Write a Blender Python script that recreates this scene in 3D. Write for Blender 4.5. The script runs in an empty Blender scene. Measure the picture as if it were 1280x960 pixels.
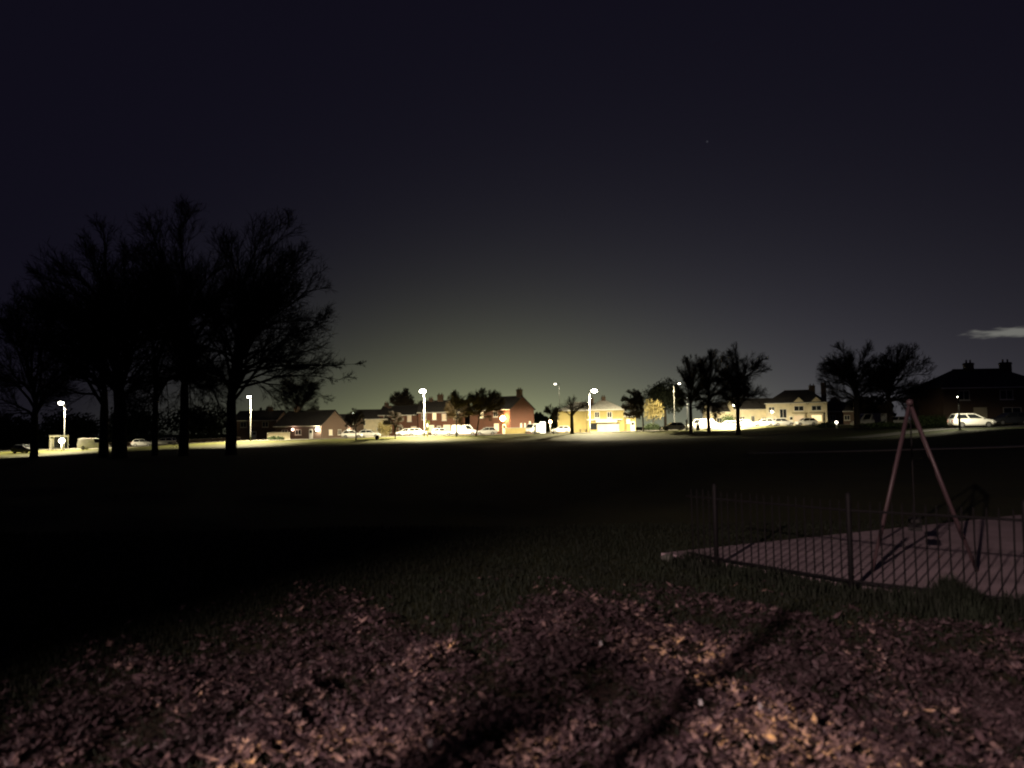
import bpy, bmesh, math, random
from mathutils import Vector, Matrix
from mathutils import noise as NZ
R = math.radians
SC = bpy.context.scene
COL = SC.collection

# ------------------------------------------------------------------ camera
F_PX, HOR, CAM_H, ROLL = 967.0, 536.0, 1.75, 0.8
PITCH = math.atan((HOR - 480) / F_PX)
cd = bpy.data.cameras.new('camera')
cam = bpy.data.objects.new('camera', cd); COL.objects.link(cam)
CAM_M = Matrix.Translation((0, 0, CAM_H)) @ Matrix.Rotation(R(90) + PITCH, 4, 'X') @ Matrix.Rotation(R(-ROLL), 4, 'Z')
cam.matrix_world = CAM_M
cd.sensor_width = 36; cd.lens = 36 * F_PX / 1280
cd.clip_start = .05; cd.clip_end = 6000
cd.dof.use_dof = True; cd.dof.focus_distance = 130; cd.dof.aperture_fstop = 1.4
SC.camera = cam

def ray(px, py):
    d = CAM_M.to_3x3() @ Vector(((px - 640) / F_PX, (480 - py) / F_PX, -1))
    return d
def at(px, py, Y):
    d = ray(px, py); return Vector((0, 0, CAM_H)) + d * (Y / d.y)
def gx(px, Y): return at(px, 540, Y).x

# ------------------------------------------------------------------ night sky
W = bpy.data.worlds.new('World'); SC.world = W; W.use_nodes = True
nt = W.node_tree; nt.nodes.clear()
class NT:
    def __init__(s, t): s.t = t
    def n(s, typ, **kw):
        o = s.t.nodes.new(typ)
        for k, v in kw.items(): setattr(o, k, v)
        return o
    def l(s, a, b): s.t.links.new(a, b)
    def m(s, op, a, b=None, c=None):
        o = s.n('ShaderNodeMath', operation=op)
        for i, v in enumerate((a, b, c)):
            if v is None: continue
            if isinstance(v, (int, float)): o.inputs[i].default_value = v
            else: s.l(v, o.inputs[i])
        return o.outputs[0]
    def vm(s, op, a, b):
        o = s.n('ShaderNodeVectorMath', operation=op)
        for i, v in enumerate((a, b)):
            if isinstance(v, (tuple, list)): o.inputs[i].default_value = v
            else: s.l(v, o.inputs[i])
        return o
w = NT(nt)
tc = w.n('ShaderNodeTexCoord'); sx = w.n('ShaderNodeSeparateXYZ'); w.l(tc.outputs['Generated'], sx.inputs[0])
el = w.m('MAXIMUM', w.m('ARCSINE', sx.outputs['Z']), 0.0)                       # radians above the horizon
az = w.m('ARCTAN2', sx.outputs['X'], sx.outputs['Y'])                           # 0 = towards the town
def glow(az0, width, scale):
    a = w.m('DIVIDE', w.m('SUBTRACT', az, az0), width)
    a = w.m('EXPONENT', w.m('MULTIPLY', w.m('MULTIPLY', a, a), -1.0))
    e = w.m('EXPONENT', w.m('DIVIDE', el, -scale))
    return w.m('MULTIPLY', a, e)
def colscale(fac, col):
    v = w.n('ShaderNodeVectorMath', operation='SCALE'); v.inputs[0].default_value = col; w.l(fac, v.inputs['Scale']); return v.outputs[0]
g1 = colscale(glow(0.14, 0.43, 0.12), (0.060, 0.059, 0.075))                   # wide grey dome of town light
g2 = colscale(glow(-0.02, 0.25, 0.053), (0.285, 0.31, 0.105))                  # warm low glow over the road
g3 = colscale(glow(0.40, 0.50, 0.10), (0.026, 0.025, 0.022))
sky = w.n('ShaderNodeTexSky', sky_type='NISHITA'); sky.sun_disc = False
sky.sun_elevation = R(-6); sky.sun_rotation = R(0)
base = w.n('ShaderNodeVectorMath', operation='SCALE'); w.l(sky.outputs[0], base.inputs[0]); base.inputs['Scale'].default_value = 0.012
acc = w.vm('ADD', base.outputs[0], (0.0045, 0.0038, 0.0088)).outputs[0]
for g in (g1, g2, g3): acc = w.vm('ADD', acc, g).outputs[0]
# one thin lit cloud low in the sky on the right
nz = w.n('ShaderNodeTexNoise'); nz.inputs['Scale'].default_value = 22; nz.inputs['Detail'].default_value = 5
mp = w.n('ShaderNodeMapping'); mp.inputs['Scale'].default_value = (2.2, 2.2, 12); w.l(tc.outputs['Generated'], mp.inputs[0]); w.l(mp.outputs[0], nz.inputs[0])
cdir = ray(1272, 415).normalized(); caz, cel = math.atan2(cdir.x, cdir.y), math.asin(cdir.z)
a = w.m('DIVIDE', w.m('SUBTRACT', az, caz), 0.056); e = w.m('DIVIDE', w.m('SUBTRACT', el, cel), 0.0070)
q = w.m('EXPONENT', w.m('MULTIPLY', w.m('ADD', w.m('MULTIPLY', a, a), w.m('MULTIPLY', e, e)), -1.0))
q = w.m('ADD', q, w.m('MULTIPLY', w.m('SUBTRACT', nz.outputs['Fac'], 0.5), 1.1))
mr = w.n('ShaderNodeMapRange', interpolation_type='SMOOTHSTEP'); w.l(q, mr.inputs[0]); mr.inputs[1].default_value = .38; mr.inputs[2].default_value = .95
cl = mr.outputs[0]
acc = w.vm('ADD', acc, colscale(cl, (0.125, 0.125, 0.105))).outputs[0]
sdir = ray(884, 177).normalized()                                                # the one star the photograph shows
dt = w.vm('DOT_PRODUCT', tc.outputs['Generated'], tuple(sdir)).outputs['Value']
acc = w.vm('ADD', acc, colscale(w.m('GREATER_THAN', dt, math.cos(.0013)), (.022, .022, .026))).outputs[0]
bg = w.n('ShaderNodeBackground'); w.l(acc, bg.inputs['Color']); bg.inputs['Strength'].default_value = 1.0
wo = w.n('ShaderNodeOutputWorld'); w.l(bg.outputs[0], wo.inputs[0])

# ------------------------------------------------------------------ exposure, sampling
vs = SC.view_settings; vs.view_transform = 'Standard'; vs.look = 'None'; vs.exposure = 0; vs.gamma = 1
SC.cycles.max_bounces = 5; SC.cycles.diffuse_bounces = 3; SC.cycles.glossy_bounces = 2
SC.cycles.use_denoising = True
SC.cycles.filter_width = 2.1

# ------------------------------------------------------------------ helpers
def lin(t, xs, ys):
    if t <= xs[0]: return ys[0]
    for i in range(len(xs) - 1):
        if t <= xs[i + 1]:
            u = (t - xs[i]) / (xs[i + 1] - xs[i]); u = u * u * (3 - 2 * u)
            return ys[i] + (ys[i + 1] - ys[i]) * u
    return ys[-1]
GX = [-220, -120, -80, -47, -16, 15, 36, 48, 80]
GZ = [-3.0, -1.7, -.95, .15, .55, .72, 1.05, 1.5, 1.7]
def terrain(x, y):
    s = min(max((y - 15) / 65, 0), 1); s = s * s * (3 - 2 * s)
    bk = min(max((y - 118) / 25, 0), 1); bk = bk * bk * (3 - 2 * bk)
    z = (lin(x, GX, GZ) - lin(x, (-75, -20, 30, 50, 62), (.7, .9, .95, .35, .1)) * (1 - bk)) * s
    if -6 < y < 60:
        k = min(1, max(0, (60 - y) / 40))
        z += k * (.03 * math.sin(x * .9 + y * .5) * math.sin(y * .7 - x * .3) if not (x > 1 and y > 5) else 0)
    return z
def gp(px, Y):
    x = gx(px, Y); return Vector((x, Y, terrain(x, Y)))

MATS = {}
def mat(name, col, rough=.8, var=.25, scale=3.0, bump=0.0, bscale=None, metal=0.0, spec=.3, col2=None, emit=None, estr=0):
    if name in MATS: return MATS[name]
    m = bpy.data.materials.new(name); m.use_nodes = True; MATS[name] = m
    t = NT(m.node_tree); b = m.node_tree.nodes['Principled BSDF']
    b.inputs['Roughness'].default_value = rough; b.inputs['Metallic'].default_value = metal
    b.inputs['Specular IOR Level'].default_value = spec
    c = t.n('ShaderNodeTexCoord'); n = t.n('ShaderNodeTexNoise'); n.inputs['Scale'].default_value = scale; n.inputs['Detail'].default_value = 4
    t.l(c.outputs['Object'], n.inputs['Vector'])
    r = t.n('ShaderNodeValToRGB'); r.color_ramp.elements[0].position = .3; r.color_ramp.elements[1].position = .7
    c2 = col2 or tuple(min(1, v * (1 + var)) for v in col); c1 = col if col2 else tuple(v * (1 - var) for v in col)
    r.color_ramp.elements[0].color = (*c1, 1); r.color_ramp.elements[1].color = (*c2, 1)
    t.l(n.outputs['Fac'], r.inputs[0]); t.l(r.outputs[0], b.inputs['Base Color'])
    if bump:
        n2 = t.n('ShaderNodeTexNoise'); n2.inputs['Scale'].default_value = bscale or scale * 6; n2.inputs['Detail'].default_value = 3
        t.l(c.outputs['Object'], n2.inputs['Vector'])
        bp = t.n('ShaderNodeBump'); bp.inputs['Strength'].default_value = bump; bp.inputs['Distance'].default_value = .02
        t.l(n2.outputs['Fac'], bp.inputs['Height']); t.l(bp.outputs[0], b.inputs['Normal'])
    if emit:
        b.inputs['Emission Color'].default_value = (*emit, 1); b.inputs['Emission Strength'].default_value = estr
        m.cycles.emission_sampling = 'NONE'
    return m
def courses(name, col, mortar, bw=.24, bh=.08):
    m = bpy.data.materials.new(name); m.use_nodes = True; MATS[name] = m
    t = NT(m.node_tree); b = m.node_tree.nodes['Principled BSDF']; b.inputs['Roughness'].default_value = .85
    c = t.n('ShaderNodeTexCoord'); s = t.n('ShaderNodeSeparateXYZ'); t.l(c.outputs['Object'], s.inputs[0])
    k = t.n('ShaderNodeCombineXYZ'); t.l(t.m('ADD', s.outputs[0], s.outputs[1]), k.inputs[0]); t.l(s.outputs[2], k.inputs[1])
    br = t.n('ShaderNodeTexBrick'); br.inputs['Scale'].default_value = 1; br.inputs['Brick Width'].default_value = bw; br.inputs['Row Height'].default_value = bh
    br.inputs['Mortar Size'].default_value = .008
    br.inputs['Color1'].default_value = (*col, 1); br.inputs['Color2'].default_value = (*[v * .7 for v in col], 1); br.inputs['Mortar'].default_value = (*mortar, 1)
    t.l(k.outputs[0], br.inputs['Vector']); t.l(br.outputs['Color'], b.inputs['Base Color'])
    return m

class MB:
    """collects geometry for ONE mesh object"""
    def __init__(s): s.v = []; s.f = []; s.mi = []; s.cur = 0
    def face(s, pts):
        i = len(s.v); s.v += [tuple(p) for p in pts]; s.f.append(tuple(range(i, i + len(pts)))); s.mi.append(s.cur)
    def box(s, x0, x1, y0, y1, z0, z1):
        i = len(s.v)
        s.v += [(x0, y0, z0), (x1, y0, z0), (x1, y1, z0), (x0, y1, z0), (x0, y0, z1), (x1, y0, z1), (x1, y1, z1), (x0, y1, z1)]
        for q in ((0, 3, 2, 1), (4, 5, 6, 7), (0, 1, 5, 4), (1, 2, 6, 5), (2, 3, 7, 6), (3, 0, 4, 7)):
            s.f.append(tuple(i + k for k in q)); s.mi.append(s.cur)
        return s
    def tube(s, pts, rads, n=6, cap=True):
        pts = [Vector(p) for p in pts]; i0 = len(s.v); rings = len(pts)
        for k, p in enumerate(pts):
            d = (pts[min(k + 1, rings - 1)] - pts[max(k - 1, 0)])
            d = d.normalized() if d.length > 1e-9 else Vector((0, 0, 1))
            u = d.orthogonal().normalized(); 
            if abs(d.z) < .95: u = d.cross(Vector((0, 0, 1))).normalized()
            else: u = (Vector((1, 0, 0)) - d * d.x).normalized()
            q = d.cross(u); r = rads[k] if isinstance(rads, (list, tuple)) else rads
            for j in range(n):
                a = 2 * math.pi * j / n; s.v.append(tuple(p + (u * math.cos(a) + q * math.sin(a)) * r))
        for k in range(rings - 1):
            for j in range(n):
                a = i0 + k * n + j; b = i0 + k * n + (j + 1) % n
                s.f.append((a, b, b + n, a + n)); s.mi.append(s.cur)
        if cap:
            s.f.append(tuple(i0 + j for j in reversed(range(n)))); s.f.append(tuple(i0 + (rings - 1) * n + j for j in range(n))); s.mi += [s.cur, s.cur]
        return s
    def loft(s, secs, cap=True):
        i0 = len(s.v); n = len(secs[0])
        for q in secs: s.v += [tuple(p) for p in q]
        for k in range(len(secs) - 1):
            for j in range(n):
                a = i0 + k * n + j; b = i0 + k * n + (j + 1) % n
                s.f.append((a, b, b + n, a + n)); s.mi.append(s.cur)
        if cap:
            s.f.append(tuple(i0 + j for j in reversed(range(n)))); s.f.append(tuple(i0 + (len(secs) - 1) * n + j for j in range(n))); s.mi += [s.cur, s.cur]
        return s
    def sphere(s, c, rx, ry, rz, nu=10, nv=6):
        secs = []
        for k in range(nv + 1):
            t = math.pi * min(max(k / nv, .02), .98)
            secs.append([(c[0] + rx * math.sin(t) * math.cos(2 * math.pi * j / nu), c[1] + ry * math.sin(t) * math.sin(2 * math.pi * j / nu), c[2] - rz * math.cos(t)) for j in range(nu)])
        return s.loft(secs)
    def build(s, name, m, parent=None, smooth=False):
        me = bpy.data.meshes.new(name); me.from_pydata(s.v, [], s.f)
        ms = m if isinstance(m, (list, tuple)) else [m]
        for q in ms: me.materials.append(q)
        if len(ms) > 1: me.polygons.foreach_set('material_index', s.mi)
        if smooth: me.polygons.foreach_set('use_smooth', [True] * len(me.polygons))
        me.update()
        bm = bmesh.new(); bm.from_mesh(me); 
        if len(bm.faces) < 4000: bmesh.ops.recalc_face_normals(bm, faces=bm.faces); bm.to_mesh(me)
        bm.free()
        o = bpy.data.objects.new(name, me); COL.objects.link(o)
        if parent: o.parent = parent
        return o
def tag(o, label=None, cat=None, group=None, kind=None):
    if label: o['label'] = label
    if cat: o['category'] = cat
    if group: o['group'] = group
    if kind: o['kind'] = kind
    return o
def empty(name, loc, rz, label, cat, group=None):
    o = bpy.data.objects.new(name, None); COL.objects.link(o); o.location = loc; o.rotation_euler = (0, 0, rz)
    o.empty_display_size = .2
    return tag(o, label, cat, group)
KIDS = {}
def copy_tree(o, parent=None, loc=None, rz=None, label=None, scale=None):
    c = o.copy(); COL.objects.link(c)
    if parent: c.parent = parent
    for ch in [k for k in o.children]: copy_tree(ch, c)
    if loc is not None: c.location = loc
    if rz is not None: c.rotation_euler = (0, 0, rz)
    if label: c['label'] = label
    if scale is not None: c.scale = scale
    return c

# ------------------------------------------------------------------ materials
M_BARK = mat('bark', (.045, .036, .028), .9, .3, 6, .4)
M_TWIG = mat('twigs', (.062, .048, .036), .9, .25, 2)
M_TWIG_LIT = mat('twigs_lit', (.13, .095, .055), .9, .25, 2)  # twig copy with the street's light put into a paler colour
M_BRICK = courses('red_brick', (.17, .058, .032), (.13, .10, .08))
M_BRICKD = courses('brown_brick', (.13, .075, .05), (.15, .13, .11))
M_CREAM = mat('cream_render', (.33, .265, .105), .85, .08, 1.2, .1)
M_PALE = mat('pale_render', (.68, .60, .42), .85, .1, 1.2, .1)
M_WHITE = mat('white_paint', (.75, .73, .66), .5, .05, 2)
M_SLATE = courses('slate_roof', (.05, .045, .045), (.02, .02, .02), .3, .2)
M_TILE = courses('grey_tile_roof', (.74, .72, .66), (.4, .39, .35), .3, .2)
M_GLASS = mat('dark_window_glass', (.02, .022, .025), .03, .1, 1, spec=.4)
M_LITWIN = mat('lit_window', (.6, .5, .3), .6, .05, 1, emit=(1, .78, .42), estr=1.1)
M_LITWIN2 = mat('dim_lit_window', (.5, .4, .3), .6, .05, 1, emit=(1, .72, .40), estr=.35)
M_BLACKMETAL = mat('black_metal', (.006, .006, .0065), .6, .2, 8, spec=.08)
M_POLE = mat('dim_lamp_pole', (.10, .10, .095), .6, .25, 2)  # darker than the other poles, to dim the lamplight on them
M_GALV = mat('galvanised_steel', (.42, .42, .40), .5, .12, 5, metal=.3)
M_LAMP = mat('lamp_glow', (.8, .8, .7), .5, .02, 1, emit=(1, .93, .72), estr=60)
M_LAMPF = mat('lamp_glow_far', (.8, .8, .7), .5, .02, 1, emit=(1, .9, .72), estr=9)
M_LAMPW = mat('porch_glow', (.8, .6, .4), .5, .02, 1, emit=(1, .62, .25), estr=30)
M_LAMPP = mat('pinkish_glow', (.8, .6, .5), .5, .02, 1, emit=(1, .68, .5), estr=3.5)
M_TYRE = mat('tyre_rubber', (.015, .015, .015), .9, .2, 10)
M_RIM = mat('wheel_rim', (.35, .35, .36), .35, .05, 3, metal=.7)
M_CARW = mat('white_car_paint', (.72, .71, .67), .3, .03, 2, spec=.5)
M_CARS = mat('silver_car_paint', (.36, .36, .35), .3, .05, 2, spec=.5)
M_CARD = mat('dark_car_paint', (.03, .032, .04), .3, .1, 2, spec=.5)
M_CARG = mat('car_glass', (.015, .017, .02), .06, .05, 1, spec=.7)
M_HEAD = mat('headlight_lens', (.6, .6, .55), .2, .02, 1, spec=.6)
M_HEADON = mat('headlight_lit', (.8, .8, .7), .2, .02, 1, emit=(1, .93, .8), estr=25)
M_TAIL = mat('tail_light_lens', (.25, .012, .01), .2, .05, 1)
M_ASPH = mat('asphalt', (.055, .054, .052), .85, .2, 2.5, .3, 40)
M_PAVE = mat('pavement_slabs', (.27, .255, .22), .85, .15, 1.3, .2, 20)
M_KERB = mat('kerb_stone', (.36, .34, .30), .8, .12, 2)
M_RUB = mat('play_surface', (.23, .188, .20), .9, .22, 1.4, .35, 60)
M_HEDGE = mat('hedge_leaves', (.035, .052, .02), .7, .35, 3)
M_LEAFY = mat('pale_foliage', (.26, .21, .08), .7, .3, 3)
M_PINKM = mat('painted_swing_steel', (.045, .030, .033), .45, .08, 5)
M_LINE = mat('road_paint', (.7, .68, .6), .7, .1, 6)

# ------------------------------------------------------------------ ground sheet
def leafzone(x, y):
    """density 0..1 of the fallen-leaf carpet"""
    px = 640 + x / max(y, 1) * F_PX
    lim = lin(px, [-200, 0, 200, 430, 520, 600, 680, 850, 1000, 1280, 1500], [5.3, 5.9, 7.0, 9.0, 7.9, 7.1, 8.5, 8.6, 7.6, 6.9, 6.4])
    lim += .5 * math.sin(x * 2.1 + 1) * math.sin(x * .8 + y) + .25 * math.sin(x * 5.3 + y * 3)
    return min(1, max(0, (lim - y) / 1.7))
def ground():
    xs = []; x = 0; st = .25
    while x < 2600:
        xs.append(x)
        if x > 12: st = min(st * 1.06, 2.0) if x < 170 else st * 1.25
        x += st
    xs = [-a for a in reversed(xs[1:])] + xs
    ys = [-60, -45, -30, -20, -14, -10, -7, -5, -3.5, -2.4, -1.5, -.7, 0]; y = 0; st = .25
    while y < 3200:
        y += st; ys.append(y)
        if y > 14: st = min(st * 1.07, 4) if y < 200 else st * 1.3
    v = [(a, b, terrain(a, b)) for b in ys for a in xs]; n = len(xs)
    f = [(j * n + i, j * n + i + 1, (j + 1) * n + i + 1, (j + 1) * n + i) for j in range(len(ys) - 1) for i in range(n - 1)]
    me = bpy.data.meshes.new('ground'); me.from_pydata(v, [], f); me.polygons.foreach_set('use_smooth', [True] * len(f))
    at_ = me.attributes.new('litter', 'FLOAT', 'POINT')
    at_.data.foreach_set('value', [leafzone(a, b) if 1 < b < 12 and abs(a) < 12 else (1.0 if b <= 1 and abs(a) < 12 else 0.0) for b in ys for a in xs])
    m = bpy.data.materials.new('field_grass'); m.use_nodes = True; t = NT(m.node_tree); b = m.node_tree.nodes['Principled BSDF']
    b.inputs['Roughness'].default_value = .9; b.inputs['Specular IOR Level'].default_value = .15
    c = t.n('ShaderNodeTexCoord')
    def noise(sc, det=5):
        q = t.n('ShaderNodeTexNoise'); q.inputs['Scale'].default_value = sc; q.inputs['Detail'].default_value = det; t.l(c.outputs['Object'], q.inputs[0]); return q.outputs['Fac']
    def ramp(fac, c1, c2, p1=.35, p2=.65):
        r = t.n('ShaderNodeValToRGB'); r.color_ramp.elements[0].position = p1; r.color_ramp.elements[1].position = p2
        r.color_ramp.elements[0].color = (*c1, 1); r.color_ramp.elements[1].color = (*c2, 1); t.l(fac, r.inputs[0]); return r.outputs[0]
    g = ramp(noise(.35), (.014, .021, .008), (.032, .036, .013))
    g2 = ramp(noise(9), (.014, .022, .008), (.040, .044, .016))
    mx = t.n('ShaderNodeMix', data_type='RGBA'); mx.inputs[0].default_value = .45; t.l(g, mx.inputs[6]); t.l(g2, mx.inputs[7])
    lf = ramp(noise(14, 6), (.012, .009, .008), (.040, .026, .022))
    an = t.n('ShaderNodeAttribute', attribute_name='litter')
    f1 = t.m('MULTIPLY', an.outputs['Fac'], t.m('MULTIPLY', noise(2.2), 1.6)); 
    f1 = t.m('MINIMUM', f1, 1.0)
    m2 = t.n('ShaderNodeMix', data_type='RGBA'); t.l(f1, m2.inputs[0]); t.l(mx.outputs[2], m2.inputs[6]); t.l(lf, m2.inputs[7])
    t.l(m2.outputs[2], b.inputs['Base Color'])
    bp = t.n('ShaderNodeBump'); bp.inputs['Strength'].default_value = .8; bp.inputs['Distance'].default_value = .04; t.l(noise(22, 6), bp.inputs['Height']); t.l(bp.outputs[0], b.inputs['Normal'])
    me.materials.append(m)
    o = bpy.data.objects.new('ground', me); COL.objects.link(o); tag(o, kind='structure')
ground()

def strip(name, x0, x1, y0, y1, m, lift=.04, thick=.25, step=2.0):
    b = MB(); n = max(1, int((x1 - x0) / step)); secs = []
    for i in range(n + 1):
        x = x0 + (x1 - x0) * i / n; za, zb = terrain(x, y0) + lift, terrain(x, y1) + lift
        secs.append([(x, y0, za - thick), (x, y1, zb - thick), (x, y1, zb), (x, y0, za)])
    b.loft(secs); return tag(b.build(name, m), kind='structure')
strip('road', -170, 95, 144.0, 151.0, M_ASPH, .03)
def verge():
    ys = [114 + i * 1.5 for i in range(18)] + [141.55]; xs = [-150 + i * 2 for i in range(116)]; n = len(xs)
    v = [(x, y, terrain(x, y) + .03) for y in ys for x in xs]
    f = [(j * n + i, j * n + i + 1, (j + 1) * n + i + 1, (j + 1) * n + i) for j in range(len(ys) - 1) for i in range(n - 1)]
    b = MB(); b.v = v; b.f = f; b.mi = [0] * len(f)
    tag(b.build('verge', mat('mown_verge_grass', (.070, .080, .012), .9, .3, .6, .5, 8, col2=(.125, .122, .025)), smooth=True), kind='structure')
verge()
strip('kerb', -170, 95, 143.8, 144.0, M_KERB, .15)
strip('kerb', -170, 95, 151.0, 151.2, M_KERB, .15)
strip('pavement', -170, 95, 151.2, 153.4, M_PAVE, .14)
strip('pavement', -170, 95, 141.6, 143.8, M_PAVE, .14)
strip('path', 16, 60, 51.2, 53.0, M_PAVE, .04, .2, 1.0)
strip('drive', 36, 70, 80.5, 86.0, M_ASPH, .04, .2, 1.0)
for i in range(16):
    x = -120 + i * 12
    strip('road_line', x, x + 4, 147.42, 147.58, M_LINE, .036, .02, 2.0)

# ------------------------------------------------------------------ lights and lamps
def point(name, loc, watts, col, parent, radius=.12, spot=None, tilt=(0, 0, 0), blend=.3):
    l = bpy.data.lights.new(name, 'SPOT' if spot else 'POINT'); l.energy = watts; l.color = col; l.shadow_soft_size = radius
    if spot: l.spot_size = R(spot); l.spot_blend = .7
    o = bpy.data.objects.new(name, l); COL.objects.link(o); o.parent = parent; o.location = loc
    if spot: l.spot_blend = blend; o.rotation_euler = tilt
    return o
WARM = (1, .86, .55)
def street_lamp(px, d, head_y, arm, label, watts, gl=M_LAMP, size=.36, col=WARM, polem=M_GALV, group='street lamps along the far road', pole_px=None, face=0, cone=164, tilt=14):
    """px = pole, arm = signed reach in metres of the lantern, head_y = lantern's row in the photograph"""
    p = gp(px, d); h = at(px + arm * F_PX / d, head_y, d).z - p.z
    e = empty('street_lamp', p, face, label, 'street lamp', group)
    MB().tube([(0, 0, -.3), (0, 0, 1.2), (0, 0, 1.25), (0, 0, h + .1)], [.11, .11, .075, .05], 10).build('pole', polem, e, True)
    MB().tube([(0, 0, h + .05), (arm * .5, 0, h + .22), (arm, 0, h + .2)], [.05, .045, .045], 6).build('arm', polem, e, True)
    ln = MB().loft([[(arm + sx * .45 * k, sy * .2 * k, z) for sx, sy in ((-1, -1), (1, -1), (1, 1), (-1, 1))] for k, z in ((.55, h + .3), (1, h + .2), (1, h + .12))]).build('lantern', polem, e)
    MB().sphere((arm, 0, h), size, size * .8, size * .62, 12, 8).build('diffuser', gl, e, True)
    if watts: point('lamp_light', (arm, 0, h - size - .05), watts * 3.6, col, e, .12, cone, (R(tilt), 0, -face))   # lantern tilted towards the road
    return e
street_lamp(80.5, 139, 504, -.7, 'street lamp on grey pole above the white bus shelter', 9500, size=.46, cone=140, tilt=-2, polem=M_POLE)
street_lamp(313.3, 140, 496, -.3, 'street lamp with bright round head at the foot of the tallest dark tree', 11000, size=.34, cone=136, tilt=-3, polem=M_POLE)
street_lamp(530.5, 140, 489, -.25, 'brightest street lamp, its white pole standing beside a white sign post', 13000, size=.56)
street_lamp(737.5, 151, 488.5, 1.0, 'street lamp reaching over the front of the cream shop', 15000, size=.54, cone=172, tilt=2)
street_lamp(700, 215, 480, -1.1, 'lone dim street lamp high in the sky between the brick house and the cream shop', 2500, M_LAMPF, .34, polem=M_BLACKMETAL)
street_lamp(843.5, 160, 479.5, 1.2, 'street lamp whose lit pole shows against the dark domed tree', 4500, M_LAMPF, .28, polem=M_POLE)
street_lamp(860, 165, 497, .3, 'hazy street lamp head tangled in the bare tree by the white car', 4500, M_LAMPF, .32, polem=M_BLACKMETAL)
street_lamp(925, 142, 506.5, -.9, 'small low lamp hanging beside the forked tree near the pale houses', 11000, M_LAMPF, .3, polem=M_BLACKMETAL, tilt=20)
street_lamp(1200, 79.5, 495.5, .7, 'short dark lamp post in front of the pale estate car', 560, M_LAMP, .085, (1, .9, .62), M_BLACKMETAL, face=R(62))
for k, (px, hy, d, wt, lab) in enumerate(((420.5, 519, 250, 1500, 'leftmost far lamp above the roof behind the small dark tree'), (425.5, 522.8, 240, 1500, 'lowest of the far lamps left of the small dark tree'),
        (441, 517, 280, 2500, 'far lamp directly over the crown of the small dark tree'), (448, 517.5, 270, 0, 'middle far lamp just right of the small dark tree'), (456, 515.3, 265, 2500, 'highest and brightest far lamp left of the lit yellow bush'))):
    street_lamp(px, d, hy, .2, lab, wt, M_LAMPF, .36, group='far lamps down the side street')

# the lamp the photographer stands in front of, and the bare trees between it and the leaves
LB = Vector((-8.6, -10.0, 0))
e = empty('street_lamp', LB, R(57), 'grey street lamp behind the viewer lighting the leaves', 'street lamp')
MB().tube([(0, 0, -.3), (0, 0, 1.2), (0, 0, 1.25), (0, 0, 6.1)], [.1, .1, .07, .05], 10).build('pole', M_GALV, e, True)
MB().tube([(0, 0, 6.05), (.4, 0, 6.2), (.8, 0, 6.2)], [.04, .035, .035], 6).build('arm', M_GALV, e, True)
MB().box(.5, 1.15, -.14, .14, 6.12, 6.26).build('lantern', M_GALV, e)
MB().sphere((.85, 0, 6.06), .16, .12, .08, 12, 8).build('diffuser', M_LAMP, e, True)
KEY = point('lamp_light', (.85, 0, 5.88), 17500, (1, .69, .65), e, .13, 42, (R(90 - 20), 0, R(-37 - 57)), .75)   # floodlight aimed at the play area

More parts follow.
